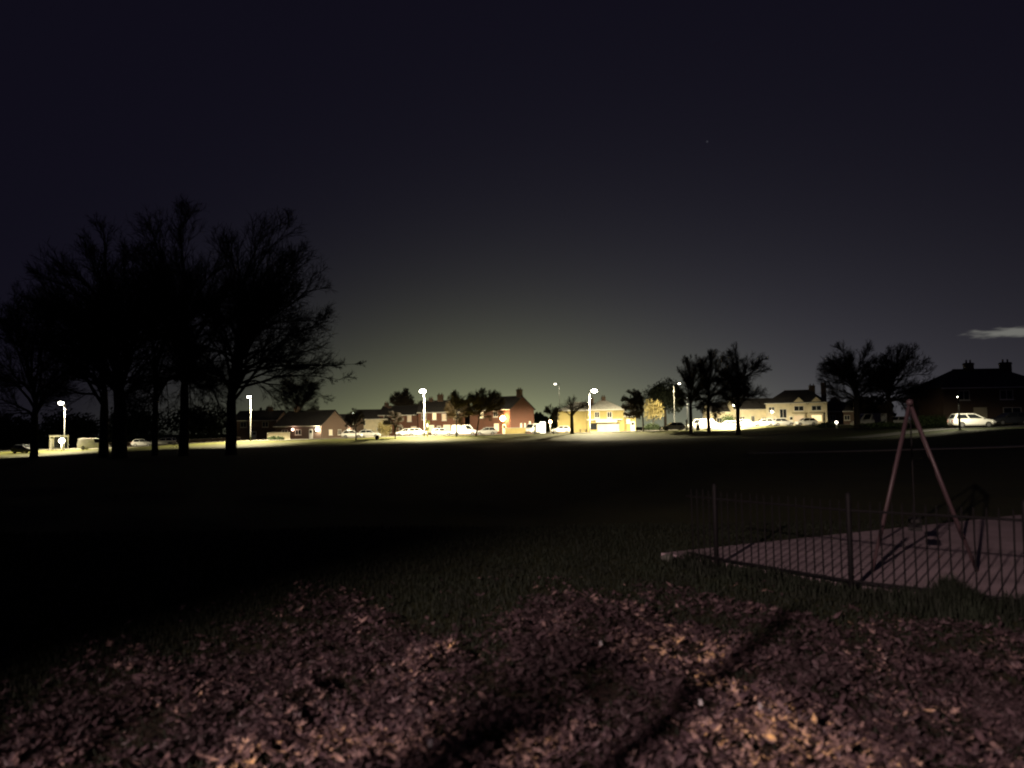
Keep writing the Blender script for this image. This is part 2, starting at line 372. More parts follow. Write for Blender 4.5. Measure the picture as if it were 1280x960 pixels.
# ------------------------------------------------------------------ trees
rnd = random.Random(7)
def rdir(rr):
    while True:
        v = Vector((rr.uniform(-1, 1), rr.uniform(-1, 1), rr.uniform(-1, 1)))
        if .05 < v.length < 1: return v.normalized()
def bez(a, c, b, n):
    return [a * (1 - t) ** 2 + c * 2 * t * (1 - t) + b * t * t for t in (i / n for i in range(n + 1))]
def bare_tree(name, loc, H, cz, rx, rz, tr, seed, label, cat='tree', group=None, n1=14, n2=7, n3=7, n4=3, cx=0.0, tw=.022, extra=(), fork=.35, trunk_m=None, twig_m=None, lean=0.0, parent=None, tl=1.0):
    rr = random.Random(seed); e = empty(name, loc, 0, label, cat, group)
    tk, cr = MB(), MB(); C = Vector((cx, 0, cz))
    top = Vector((cx * .7 + lean, 0, cz + rz * .25)); f = Vector((lean * .6, 0, H * fork))
    path = [Vector((0, 0, -.4)), Vector((0, 0, .25)), Vector((lean * .35 + rr.uniform(-.1, .1) * tr, 0, H * fork * .55)), f]
    up = bez(f, f + Vector((0, 0, (top.z - f.z) * .5)), top, 4)[1:]
    path += [p + Vector((rr.uniform(-1, 1), rr.uniform(-1, 1), 0)) * tr * .5 for p in up]
    rads = [tr * 1.5, tr * 1.05, tr * .9, tr * .82, tr * .55, tr * .4, tr * .28, tr * .12]
    tk.tube(path, rads, 9)
    def inside(p, k=1.0):
        q = p - C; return (q.x / rx) ** 2 + (q.y / rx) ** 2 + (q.z / rz) ** 2 < k
    limbs = []
    tg = []
    for i in range(n1):
        d = rdir(rr); d.z = d.z * .75 + .25; d.normalize(); k = rr.uniform(.74, .96)
        tg.append(C + Vector((d.x * rx, d.y * rx, d.z * rz)) * k)
    tg += [Vector(q) for q in extra]
    for q in tg:
        s = 3 + rr.random() * 3.2; i = int(s); a = path[i].lerp(path[min(i + 1, 7)], s - i)
        if q.z < a.z: a = path[3].lerp(path[4], rr.random() * .6)
        L = (q - a).length
        c = a + Vector(((q.x - a.x) * .35, (q.y - a.y) * .35, abs(q.z - a.z) * .62 + L * .10))
        p = bez(a, c, q, 6); p = [pp + rdir(rr) * L * .025 * (0 < j < 6) for j, pp in enumerate(p)]
        r0 = tr * rr.uniform(.26, .42)
        (tk).tube(p, [r0 * (1 - .86 * j / 6) for j in range(7)], 6); limbs.append((p, r0))
    for p, r0 in limbs:
        for k in range(n2):
            u = .22 + .78 * (k + rr.random()) / n2; s = min(u * 6, 5.99); i = int(s); a = p[i].lerp(p[i + 1], s - i)
            fw = (p[i + 1] - p[i]).normalized(); d = (fw * 1.0 + rdir(rr) * .62 + (a - C).normalized() * .3 + Vector((0, 0, .26))).normalized()
            L = rx * rr.uniform(.30, .60) * (1.15 - .45 * u)
            b = a + d * L
            if not inside(b, 1.06): b = a + d * L * .45
            q = bez(a, a.lerp(b, .5) + rdir(rr) * L * .06, b, 3); r1 = max(tw * 1.2, r0 * (1 - .8 * u) * .45)
            cr.tube(q, [r1, r1 * .75, r1 * .55, r1 * .35], 4, False)
            for m in range(n3):
                u2 = .15 + .85 * (m + rr.random()) / n3; s2 = min(u2 * 3, 2.99); i2 = int(s2); a2 = q[i2].lerp(q[i2 + 1], s2 - i2)
                d2 = (d * .95 + rdir(rr) * .62 + Vector((0, 0, .16))).normalized(); L2 = L * rr.uniform(.32, .6) * tl
                b2 = a2 + d2 * L2
                if not inside(b2, 1.15): L2 *= .5; b2 = a2 + d2 * L2
                mid = a2.lerp(b2, .5) + rdir(rr) * L2 * .05
                cr.tube([a2, mid, b2], [tw, tw * .75, tw * .4], 3, False)
                for z in range(n4):
                    a3 = mid.lerp(b2, rr.random()); d3 = (d2 + rdir(rr) * .8).normalized(); L3 = L2 * rr.uniform(.35, .6)
                    cr.tube([a3, a3 + d3 * L3], [tw * .7, tw * .35], 3, False)
    tk.build('trunk', trunk_m or M_BARK, e, True)
    cr.build('crown', twig_m or M_TWIG, e)
    return e
def ptree(name, px, d, top, cxp, cyp, rxp, label, seed, tr, cat='tree', group=None, extra_px=(), **kw):
    p = gp(px, d); k = d / F_PX
    H = at(px, top, d).z - p.z; c = at(cxp, cyp, d); rz = (cyp - top) * k
    ex = [at(a, b, d) - p for a, b in extra_px]
    return bare_tree(name, p, H, c.z - p.z, rxp * k, rz, tr, seed, label, cat, group, cx=c.x - p.x, extra=ex, **kw)
big = 'tall bare trees on the near left'
ptree('bare_tree', 289, 77, 256, 318, 402, 98, 'rightmost tall bare tree on the left, its long low limb reaching towards the houses', 103, .55, group=big, n1=34, n2=9, n3=12, n4=5, tw=.025, fork=.2,
      extra_px=((445, 455), (425, 475), (400, 492), (412, 400), (405, 360), (380, 440)))
ptree('bare_tree', 230, 80, 252, 226, 405, 90, 'highest bare tree on the left with a straight trunk', 2, .5, group=big, n1=34, n2=9, n3=12, n4=5, tw=.025, fork=.25)
ptree('bare_tree', 194, 84, 300, 188, 430, 64, 'slim bare tree on the left filling the gap between two thick trunks', 3, .34, group=big, n1=18, n2=9, n3=12, n4=5, tw=.025, fork=.25)
ptree('bare_tree', 150, 78, 276, 132, 408, 92, 'broad bare tree on the left with the thickest trunk', 4, .72, group=big, n1=34, n2=9, n3=12, n4=5, tw=.025, fork=.22)
ptree('bare_tree', 130, 81, 318, 78, 436, 84, 'bare tree leaning outwards beside the thickest trunk on the left', 5, .5, group=big, n1=22, n2=9, n3=12, n4=5, tw=.025, fork=.22)
ptree('bare_tree', 43, 82, 350, 30, 458, 70, 'lowest bare tree of the left clump, left of the bus shelter', 6, .4, group=big, n1=20, n2=9, n3=12, n4=5, tw=.025, fork=.22)
rg = 'bare trees in front of the pale houses'
ptree('bare_tree', 864, 130, 442, 868, 486, 24, 'slender bare tree right of the white car by the white post', 11, .32, group=rg, n1=30, n2=8, n3=12, n4=5, tw=.025, fork=.3)
ptree('bare_tree', 886, 131, 436, 893, 482, 29, 'middle bare tree of the three by the white vans', 12, .33, group=rg, n1=30, n2=8, n3=12, n4=5, tw=.025, fork=.3)
ptree('bare_tree', 923, 122, 430, 930, 472, 36, 'forked bare tree with thick trunk left of the pale houses', 13, .38, group=rg, n1=30, n2=8, n3=12, n4=5, tw=.025, fork=.25)
rg2 = 'bare trees beyond the swing'
ptree('bare_tree', 1072, 108, 425, 1066, 474, 42, 'wide bare tree at the right gable of the pale houses', 14, .42, group=rg2, n1=30, n2=8, n3=12, n4=5, tw=.025, fork=.3)
ptree('bare_tree', 1113, 105, 431, 1127, 480, 43, 'wide bare tree directly behind the top of the swing frame', 15, .4, group=rg2, n1=30, n2=8, n3=12, n4=5, tw=.025, fork=.3)
ptree('dense_tree', 508, 190, 487, 507, 513, 23, 'round dark tree rising behind the two white cars left of the brightest lamp', 17, .3, n1=34, n2=9, n3=11, n4=5, tw=.055, fork=.3)
ptree('dense_tree', 372, 195, 466, 372, 496, 28, 'bare tree showing above the ridge of the dark house', 18, .3, n1=30, n2=8, n3=12, n4=5, tw=.025, fork=.3)
sg = 'small trees on the grass verge'
ptree('young_tree', 445, 134, 511, 443, 526, 13, 'small dark tree on the bright pavement edge under the far lamps', 21, .13, group=sg, n1=18, n2=8, n3=10, n4=3, tw=.026, fork=.4)
ptree('young_tree', 494, 136, 511, 492, 526, 13, 'thin young tree right of the lit yellow bush', 22, .09, group=sg, n1=18, n2=8, n3=10, n4=3, tw=.026, fork=.4)
ptree('young_tree', 570.5, 138, 487, 577, 512, 21, 'dark young tree straight in front of the brick terrace', 23, .14, group=sg, n1=26, n2=8, n3=10, n4=4, tw=.03, fork=.35, twig_m=M_TWIG_LIT)
ptree('young_tree', 595, 139, 485, 607, 508, 24, 'leaning young tree in front of the brick house with the porch lamp', 24, .14, group=sg, n1=26, n2=8, n3=10, n4=4, tw=.03, fork=.35, lean=.9, twig_m=M_TWIG_LIT)
ptree('young_tree', 692, 140, 503, 691, 516, 11, 'small bushy tree in the gap left of the cream shop', 25, .08, group=sg, n1=18, n2=8, n3=10, n4=3, tw=.026, fork=.4)
ptree('young_tree', 715, 139, 496, 718, 510, 21, 'forked tree standing against the blank cream side wall', 26, .36, group=sg, n1=10, n2=6, n3=4, n4=1, tw=.03, fork=.45, extra_px=((701, 513), (700, 508), (737, 511), (735, 505), (712, 497)))
ptree('dense_tree', 804, 143, 486, 791, 507, 14, 'dark bushy tree at the right end of the cream shop', 27, .16, n1=30, n2=8, n3=12, n4=5, tw=.045, fork=.35)

def leaf_clump(name, loc, parts, m, label, cat, seed, parent=None, group=None, trunk=0, leaf=.12, n=900):
    """foliage as many small leaf faces spread through uneven lobes"""
    rr = random.Random(seed); e = empty(name, loc, 0, label, cat, group); b = MB()
    for (cx, cy, cz, rx, ry, rz) in parts:
        for i in range(n):
            d = rdir(rr) * (rr.random() ** .45); s = 1 + .18 * math.sin(d.x * 5 + seed) + .15 * math.sin(d.z * 6 + d.y * 4)
            p = Vector((cx + d.x * rx * s, cy + d.y * ry * s, max(.03, cz + d.z * rz * s))); q = rdir(rr); u = q.orthogonal().normalized(); v = q.cross(u); l = leaf * rr.uniform(.6, 1.3)
            b.face([p - u * l, p - v * l * .5, p + u * l, p + v * l * .5])
    b.build('foliage', m, e)
    if trunk:
        MB().tube([(0, 0, -.2), (0, 0, parts[0][2])], [trunk, trunk * .6], 7).build('trunk', M_BARK, e, True)
    return e
def pbush(name, px, d, wpx, hpx, m, label, cat='bush', seed=1, lift=0.0, trunk=0, n=700, leaf=.12, dp=None):
    p = gp(px, d); k = d / F_PX; a, h = wpx * k / 2, hpx * k
    return leaf_clump(name, p, [(0, 0, lift + h * .5, a * .85, (dp or a), h * .5), (-a * .35, 0, lift + h * .42, a * .6, a * .6, h * .42), (a * .4, .1, lift + h * .40, a * .6, a * .6, h * .40)], m, label, cat, seed, trunk=trunk, n=n, leaf=leaf)
pbush('round_bush', 480, 158, 19, 23, M_LEAFY, 'big lit yellow bush between the far houses and the white cars', seed=3)
pbush('leafy_tree', 817, 163, 27, 28, M_LEAFY, 'lit yellow tree with round crown in front of the dark domed tree', 'tree', 4, lift=2.2, trunk=.16, leaf=.16)
pbush('round_bush', 911, 152, 19, 16, M_HEDGE, 'round clipped bush behind the white vans', seed=5, lift=.4)
pbush('dense_tree', 832, 195, 56, 40, mat('evergreen_leaves', (.022, .028, .016), .8, .35, 1.5), 'dark domed tree behind the lit yellow tree', 'tree', 7, lift=4.6, trunk=.4, n=3600, leaf=.26)
pbush('hedge', 815, 157, 21, 11, M_HEDGE, 'dark hedge under the lit yellow tree', 'hedge', 6, dp=.7)
pbush('round_bush', 465, 200, 9, 30, M_HEDGE, 'dark conifer over the roof behind the lit yellow bush', 'tree', 8, trunk=.15)
pbush('hedge', 553, 156, 34, 5.5, M_HEDGE, 'low green hedge in front of the brick terrace', 'hedge', 9, dp=.5)
pbush('hedge', 1115, 100, 90, 8, M_HEDGE, 'long dark hedge behind the swing frame', 'hedge', 10, dp=.8, n=1400)
pbush('hedge', 1163, 96, 44, 17, M_HEDGE, 'dark shrubbery left of the pale estate car', 'hedge', 12, n=1200)
pbush('hedge', 1035, 120, 34, 8, M_HEDGE, 'dark shrub at the right gable of the pale houses', 'hedge', 13)
pbush('hedge', 345, 148, 24, 6, M_HEDGE, 'low clipped hedge right of the lamp with the round head', 'hedge', 14, dp=.6)
pbush('round_bush', 452, 162, 14, 7, M_LEAFY, 'low pale shrub left of the lit yellow bush', seed=15)
pbush('round_bush', 400, 158, 10, 7, M_HEDGE, 'small dark shrub at the corner of the dark house', seed=16)
# a run of far trees closing the horizon
for i, (px, d, w_, h_) in enumerate(((20, 330, 70, 42), (90, 340, 80, 46), (170, 330, 80, 48), (250, 345, 80, 50), (325, 340, 66, 40), (440, 360, 40, 22), (674, 330, 34, 22), (700, 350, 30, 26), (1180, 180, 36, 44), (1085, 200, 60, 36))):
    labs = ['far dark tree at the left edge of the photo', 'far dark tree behind the bus shelter', 'far dark tree behind the thickest trunk', 'far dark tree behind the highest bare tree', 'far dark tree behind the lamp with the round head',
            'far dark tree behind the small dark verge tree', 'far dark tree right of the brick gable', 'far dark tree under the lone dim lamp', 'dark tree behind the pale estate car', 'dark tree mass behind the swing top']
    pbush('distant_tree', px, d, w_, h_, M_HEDGE, labs[i], 'tree', 40 + i, trunk=.3, n=1500, leaf=.75)

# ------------------------------------------------------------------ houses
def roof_pts(w_, dp, ev, rg, kind, ov=.3, hipl=True, hipr=True):
    X, Y = w_ / 2 + ov, dp / 2 + ov; k = (rg - ev) / (dp / 2); z0 = ev - ov * k
    hl = dp / 2 * .8 if kind == 'hip' and hipl else -ov; hr = dp / 2 * .8 if kind == 'hip' and hipr else -ov
    xl, xr = -w_ / 2 + hl, w_ / 2 - hr
    return X, Y, z0, xl, xr
def add_window(e, face, u, z, ww, hh, w_, dp, pane=M_GLASS, frame=M_WHITE, label=None):
    """window = frame + pane + sill on one wall"""
    def T(a, o, zz):
        if face == 'F': return (a, -dp / 2 - o, zz)
        if face == 'R': return (w_ / 2 + o, a, zz)
        return (-w_ / 2 - o, -a, zz)
    def bx(b, a0, a1, o0, o1, z0, z1):
        P, Q = T(a0, o0, z0), T(a1, o1, z1); b.box(min(P[0], Q[0]), max(P[0], Q[0]), min(P[1], Q[1]), max(P[1], Q[1]), z0, z1)
    t = .07; b = MB(); a0, a1, z0, z1 = u - ww / 2, u + ww / 2, z - hh / 2, z + hh / 2
    bx(b, a0, a0 + t, -.05, .05, z0, z1); bx(b, a1 - t, a1, -.05, .05, z0, z1); bx(b, a0 + t, a1 - t, -.05, .048, z0, z0 + t); bx(b, a0 + t, a1 - t, -.05, .048, z1 - t, z1)
    bx(b, u - t / 2, u + t / 2, -.05, .046, z0 + t, z1 - t)
    f = b.build('window', frame, e)
    b = MB(); bx(b, a0 + t * .5, a1 - t * .5, -.04, .02, z0 + t * .5, z1 - t * .5); b.build('pane', pane, f)
    b = MB(); bx(b, a0 - .08, a1 + .08, -.03, .13, z0 - .1, z0 - .003); b.build('sill', frame, f)
def add_door(e, face, u, ww, hh, w_, dp, m):
    b = MB(); b.box(u - ww / 2, u + ww / 2, -dp / 2 - .06, -dp / 2 + .05, .05, hh); d = b.build('door', m, e)
    MB().box(u + ww * .33, u + ww * .4, -dp / 2 - .11, -dp / 2 - .058, 1.0, 1.12).build('handle', M_RIM, d)
    MB().box(u - ww * .35, u + ww * .35, -dp / 2 - .07, -dp / 2 - .055, hh * .62, hh * .9).build('pane', M_GLASS, d)
def house(name, label, px, d, w_, dp, ev, rg, yaw, kind, wm, rm, wins=(), chims=(), doors=(), group=None, hipl=True, hipr=True, cat='house', corner=None):
    """px, d = middle of the front wall (or, with corner='R', the front right corner)"""
    p = gp(px, d); yw = R(yaw); off = Vector((0 if corner is None else -w_ / 2, dp / 2, 0)); off.rotate(Matrix.Rotation(yw, 3, 'Z'))
    e = empty(name, p + off, yw, label, cat, group)
    x, y = w_ / 2, dp / 2; b = MB(); b.box(-x, x, -y, y, -1.2, ev)
    if kind == 'gable' or not hipl: b.face([(-x, -y, ev), (-x, y, ev), (-x, 0, rg)])
    if kind == 'gable' or not hipr: b.face([(x, y, ev), (x, -y, ev), (x, 0, rg)])
    b.build('wall', wm, e)
    X, Y, z0, xl, xr = roof_pts(w_, dp, ev, rg, kind, .3, hipl, hipr); g = .12; b = MB()
    for dz in (g, .01):
        A, B, C, D, E_, F_ = [(-X, -Y, z0 + dz), (X, -Y, z0 + dz), (X, Y, z0 + dz), (-X, Y, z0 + dz), (xl, 0, rg + dz), (xr, 0, rg + dz)]
        b.face([A, B, F_, E_]); b.face([C, D, E_, F_])
        if kind == 'hip' and hipr: b.face([B, C, F_])
        if kind == 'hip' and hipl: b.face([D, A, E_])
    b.face([(-X, -Y, z0 + .01), (X, -Y, z0 + .01), (X, -Y, z0 + g), (-X, -Y, z0 + g)]); b.face([(-X, Y, z0 + .01), (X, Y, z0 + .01), (X, Y, z0 + g), (-X, Y, z0 + g)])
    for s, q, hh in ((-1, xl, hipl), (1, xr, hipr)):
        if kind == 'gable' or not hh:
            b.face([(s * X, -Y, z0 + .01), (s * X, -Y, z0 + g), (s * X, 0, rg + g), (s * X, 0, rg + .01)]); b.face([(s * X, Y, z0 + .01), (s * X, Y, z0 + g), (s * X, 0, rg + g), (s * X, 0, rg + .01)])
        else: b.face([(s * X, -Y, z0 + .01), (s * X, Y, z0 + .01), (s * X, Y, z0 + g), (s * X, -Y, z0 + g)])
    r = b.build('roof', rm, e)
    MB().box(xl, xr, -.12, .12, rg + .08, rg + .22).build('ridge', rm, r)
    b = MB(); b.box(-X, X, -Y - .09, -Y - .003, z0 - .06, z0 + .08); b.build('gutter', M_WHITE, r)
    for cx, cw, ch in chims:
        b = MB(); b.box(cx - cw / 2, cx + cw / 2, -.4, .4, ev, rg + ch); b.box(cx - cw / 2 - .06, cx + cw / 2 + .06, -.46, .46, rg + ch - .25, rg + ch - .12)
        for q in (-.25, .25): b.tube([(cx + q * cw, 0, rg + ch), (cx + q * cw, 0, rg + ch + .4)], [.12, .1], 8)
        b.build('chimney', M_BRICKD, r)
    for q in wins: add_window(e, *q[:5], w_, dp, *(q[5:]))
    for q in doors: add_door(e, 'F', q[0], .95, 2.1, w_, dp, q[1])
    return e
def wall_lamp(px, py, d, m, label, watts, col, size, group='small lamps on the house fronts'):
    p = at(px, py, d); e = empty('wall_lamp', p, 0, label, 'wall lamp', group)
    MB().box(-.08, .08, .05, .14 + size, -.1, .1).build('bracket', M_BLACKMETAL, e)
    MB().sphere((0, 0, 0), size, size * .7, size, 10, 7).build('globe', m, e, True)
    if watts: point('lamp_light', (0, -size - .15, 0), watts, col, e, .1)
Y_ = M_LITWIN; D_ = M_LITWIN2; G_ = M_GLASS
hg = 'houses along the far road'
house('dark_house', 'low dark house with black roof left of the small dark verge tree', 372, 158, 12.5, 8, 2.9, 5.8, -28, 'gable', M_BRICKD, M_SLATE, [('F', -3.5, 1.5, 1.6, 1.1, G_), ('F', .2, 1.5, 1.6, 1.1, G_), ('R', -1.2, 1.4, 1.0, 1.1, D_), ('R', 1.5, 1.4, 1.0, 1.1, G_)], [(-4, .9, 1.0)], [(3.6, M_WHITE)], hg)
house('brick_house', 'brown house half hidden behind the lamp with the round head', 318, 172, 10, 8, 4.6, 6.6, -5, 'gable', M_BRICKD, M_SLATE, [('F', -2.5, 3.6, 1.4, 1.2, G_), ('F', 2.5, 3.6, 1.4, 1.2, G_)], [(2, .9, 1.0)], [(0, M_WHITE)], hg)
house('brick_house', 'small brown house right of the low dark house', 424, 172, 7.0, 7, 3.2, 5.2, -8, 'gable', M_BRICKD, M_SLATE, [('F', -2, 1.4, 1.3, 1.2, D_), ('F', 1.6, 1.4, 1.6, 1.2, G_)], (), [(-.2, M_WHITE)], hg)
house('pale_house', 'pale fronted house behind the lit yellow bush', 468, 178, 8.5, 7, 4.2, 6.2, 4, 'gable', M_PALE, M_SLATE, [('F', -2.6, 3.2, 1.2, 1.1, G_), ('F', -2.6, 1.3, 1.6, 1.2, G_), ('F', 2.6, 3.2, 1.2, 1.1, G_)], [(3.2, .9, .8)], [(1, M_WHITE)], hg)
house('brick_terrace', 'brick terrace house with two chimneys right of the brightest lamp', 552, 172, 10.5, 8, 5.2, 7.7, -6, 'gable', M_BRICK, M_SLATE,
      [('F', -3.9, 4.2, 1.1, 1.4, G_), ('F', -1.6, 4.2, .9, 1.5, Y_), ('F', .6, 4.0, 1.0, 1.5, D_), ('F', 3.3, 4.2, 1.1, 1.4, G_), ('F', -2.6, 1.5, 1.9, 1.6, Y_), ('F', 1.2, 1.5, 1.6, 1.6, Y_), ('F', 3.6, 1.5, 1.2, 1.5, D_)],
      [(-3.2, .9, .7), (-1.0, 1.3, 1.5)], [(-.6, M_WHITE)], hg)
house('brick_terrace', 'brick terrace house behind the round dark tree left of the brightest lamp', 498, 178, 9.0, 8, 4.9, 6.9, -6, 'gable', M_BRICK, M_SLATE,
      [('F', -2.9, 4.0, 1.1, 1.3, G_), ('F', 2.6, 4.0, 1.0, 1.4, D_), ('F', 3.6, 1.5, 1.3, 1.4, D_), ('F', -2.4, 1.5, 1.7, 1.4, G_)], [(-3.8, .9, .9)], [(.6, M_WHITE)], hg)
house('brick_house', 'red brick house with a tall gable end and porch lamp', 637.5, 163, 11.5, 8.2, 5.35, 8.0, -40, 'gable', M_BRICK, M_SLATE,
      [('F', 2.0, 1.5, 1.3, 1.6, Y_), ('F', -2.2, 4.2, 1.2, 1.3, Y_), ('F', 1.8, 4.3, 1.2, 1.2, G_), ('R', -.4, 1.35, .55, 1.9, Y_), ('R', .9, 1.35, .5, 1.9, Y_), ('R', 2.6, 2.0, .65, 1.4, Y_)],
      [(5.1, 1.1, 1.6)], [(4.2, M_WHITE)], hg, corner='R')
house('cream_annex', 'cream side wing with blank wall left of the shop front', 718, 172, 6.7, 9, 4.95, 6.7, 0, 'hip', M_CREAM, M_TILE, [('L', 0, 3.2, 1.0, 1.1, G_)], (), (), hg, hipr=False, cat='building')
pub = house('corner_shop', 'cream shop with pale hipped roof and closed shutter', 757.5, 170.6, 8.1, 9, 4.95, 7.1, 0, 'hip', M_CREAM, M_TILE,
      [('F', -1.9, 3.75, 1.05, 1.35, G_), ('F', .85, 3.75, 1.05, 1.35, G_)], [(-2.6, .9, .5), (.1, .9, .8)], (), hg, cat='shop')
house('cream_annex', 'low cream extension at the right end of the shop', 786, 172.5, 3.2, 6, 3.3, 4.6, 0, 'hip', M_CREAM, M_TILE, [('F', -.1, 2.2, .9, .9, Y_)], (), [(.9, M_WHITE)], hg, hipl=False, cat='building')
y0 = -4.5
MB().box(-4.2, 3.6, y0 - .55, y0 - .003, 2.62, 2.8).build('canopy', M_WHITE, pub)
MB().box(-3.9, 3.3, y0 - .35, y0 - .004, 2.45, 2.62).build('fascia', M_BLACKMETAL, pub)
MB().box(-2.2, 2.4, y0 - .42, y0 - .352, 2.12, 2.5).build('sign_board', M_WHITE, pub)
MB().box(-3.6, 3.0, y0 - .3, y0 - .004, 1.78, 1.98).build('shutter_box', M_BLACKMETAL, pub)
for i in range(9): MB().box(-1.9, 2.9, y0 - .10 - .02 * (i % 2), y0 - .004, .12 + i * .184, .295 + i * .184).build('shutter_slat', M_PALE, pub)
MB().box(-3.5, -2.0, y0 - .06, y0 - .004, .55, 1.75).build('shop_window', M_GLASS, pub)
MB().box(-3.6, 3.0, y0 - .2, y0 - .004, -.1, .1).build('plinth', M_PALE, pub)
house('pale_house', 'long pale house with low eaves between the forked tree and the gabled house', 946, 176, 9.5, 8, 4.0, 6.3, 0, 'gable', M_PALE, M_SLATE,
      [('F', -3.2, 1.6, 1.1, 1.3, G_), ('F', -.8, 1.5, .8, 1.8, G_), ('F', 1.8, 1.4, 1.2, 1.2, G_), ('F', 3.6, 1.6, 1.0, 1.6, Y_)], (), (), hg)
gab = house('pale_house', 'tall pale house with two chimneys and dark window bays', 996, 170, 12.6, 9, 5.1, 7.8, -24, 'hip', M_PALE, M_SLATE,
      [('F', -5.1, 3.6, 1.3, 1.2, G_), ('F', -2.7, 2.7, 1.5, 2.0, G_), ('F', .6, 3.75, 2.0, 1.1, G_), ('F', 4.2, 3.75, 2.0, 1.1, G_), ('F', -5.0, 1.4, 1.6, 1.5, D_), ('F', .4, 1.5, 1.8, 1.5, D_), ('F', 4.2, 1.4, 1.7, 1.4, Y_)],
      [(3.2, 1.3, 1.1), (5.6, 1.1, 1.6)], [(-1.0, M_WHITE)], hg)
house('pale_house', 'low pale house behind the round clipped bush', 906, 180, 6.5, 7, 3.6, 5.6, 0, 'gable', M_PALE, M_SLATE, [('F', -1.2, 1.5, 1.2, 1.2, G_), ('F', 1.6, 1.5, 1.2, 1.2, G_)], (), (), hg)
house('brick_house', 'dim brown house at the right end of the pale houses', 1050, 173, 7.0, 8, 3.1, 6.0, -10, 'hip', M_BRICKD, M_SLATE, [('F', -1.4, 1.5, 1.2, 1.1, G_), ('F', 1.6, 1.5, 1.2, 1.1, G_)], (), (), hg)
for x in (.6, 4.2):
    b = MB(); b.loft([[(x - 1.5, -4.56, 4.4), (x + 1.5, -4.56, 4.4), (x + 1.5, -4.56, 4.75), (x, -4.56, 6.2), (x - 1.5, -4.56, 4.75)], [(x - 1.5, -2.4, 4.4), (x + 1.5, -2.4, 4.4), (x + 1.5, -2.4, 4.75), (x, -2.4, 6.2), (x - 1.5, -2.4, 4.75)]])
    gb = b.build('gable', M_PALE, gab)
    b = MB()
    for sg_ in (-1, 1): b.loft([[(x + sg_ * 1.75, -4.7, 4.6), (x, -4.7, 6.28), (x, -4.7, 6.4), (x + sg_ * 1.75, -4.7, 4.72)], [(x + sg_ * 1.75, -2.0, 4.6), (x, -2.0, 6.28), (x, -2.0, 6.4), (x + sg_ * 1.75, -2.0, 4.72)]])
    b.build('roof', M_SLATE, gb)
for x in (.6, 4.2):
    b = MB(); yy = -4.5; b.box(x - 1.3, x + 1.3, yy - .9, yy - .003, -.5, 2.55)
    b.face([(x - 1.45, yy - 1.05, 2.56), (x + 1.45, yy - 1.05, 2.56), (x + 1.45, yy - .003, 3.0), (x - 1.45, yy - .003, 3.0)])
    o = b.build('bay', M_PALE, gab)
    MB().box(x - 1.0, x + 1.0, yy - .95, yy - .903, .9, 2.2).build('pane', M_LITWIN2 if x < 2 else M_LITWIN, o)
hh_ = house('brick_house', 'dark hip roofed house behind the pale estate car', 1250, 97, 13.5, 9, 4.75, 7.1, -3, 'hip', M_BRICKD, M_SLATE,
      [('F', 1.0, 3.7, 1.6, 1.2, G_), ('F', 4.3, 3.7, 1.6, 1.2, G_), ('F', 1.6, 1.4, 2.2, 1.4, G_), ('F', -4.2, 3.7, 1.4, 1.2, G_)], [(-1.1, 1.0, 1.0), (3.6, 1.2, 1.0)], [(4.3, M_WHITE)], hg)
MB().box(-3.1, -1.5, -4.62, -4.503, 0, 2.15).build('garage_door', M_PALE, hh_)
# small lights on fronts
wall_lamp(366, 537, 158.0, M_LAMPP, 'pinkish lamp on the front of the low dark house', 60, (1, .6, .45), .3)
wall_lamp(396.5, 537, 155.3, M_LAMPF, 'whitish lamp at the gable corner of the low dark house', 450, (1, .85, .6), .34)
wall_lamp(432.5, 538, 171.3, M_LAMPF, 'whitish lamp on the small brown house', 700, (1, .85, .6), .38)
wall_lamp(628.5, 523, 163.6, M_LAMPW, 'glaring orange porch lamp on the red brick house', 1500, (1, .58, .22), .58)

# garden walls
def gwall(px0, px1, d, h, m, label, name='garden_wall', th=.22):
    a, b_ = gp(px0, d), gp(px1, d); L = b_.x - a.x
    e = empty(name, a, 0, label, 'garden wall', 'garden walls'); z1 = b_.z - a.z
    q = MB(); q.loft([[(0, 0, -.5), (0, th, -.5), (0, th, h), (0, 0, h)], [(L, 0, -.5 + z1), (L, th, -.5 + z1), (L, th, h + z1), (L, 0, h + z1)]]); q.build('wall', m, e)
    q = MB(); q.loft([[(-.03, -.04, h + .003), (-.03, th + .04, h + .003), (-.03, th + .04, h + .09), (-.03, -.04, h + .09)], [(L + .03, -.04, h + .003 + z1), (L + .03, th + .04, h + .003 + z1), (L + .03, th + .04, h + .09 + z1), (L + .03, -.04, h + .09 + z1)]]); q.build('coping', M_KERB, e)
gwall(631.5, 657, 156, 1.25, M_CREAM, 'bright cream wall in front of the red brick gable')
gwall(334, 362, 153, 1.5, M_PALE, 'pale wall left of the low dark house')
gwall(540, 600, 158, .7, M_BRICK, 'low brick wall in front of the brick terrace')
gwall(930, 1000, 156, .6, M_PALE, 'low pale wall in front of the long pale house')
gwall(862, 897, 148, .9, M_WHITE, 'white wall behind the two bare trunks right of the white post')
gwall(100, 300, 157, .8, M_BRICKD, 'long low brown wall behind the tall bare trees')
gwall(448, 475, 157, .6, M_PALE, 'low pale wall under the lit yellow bush')

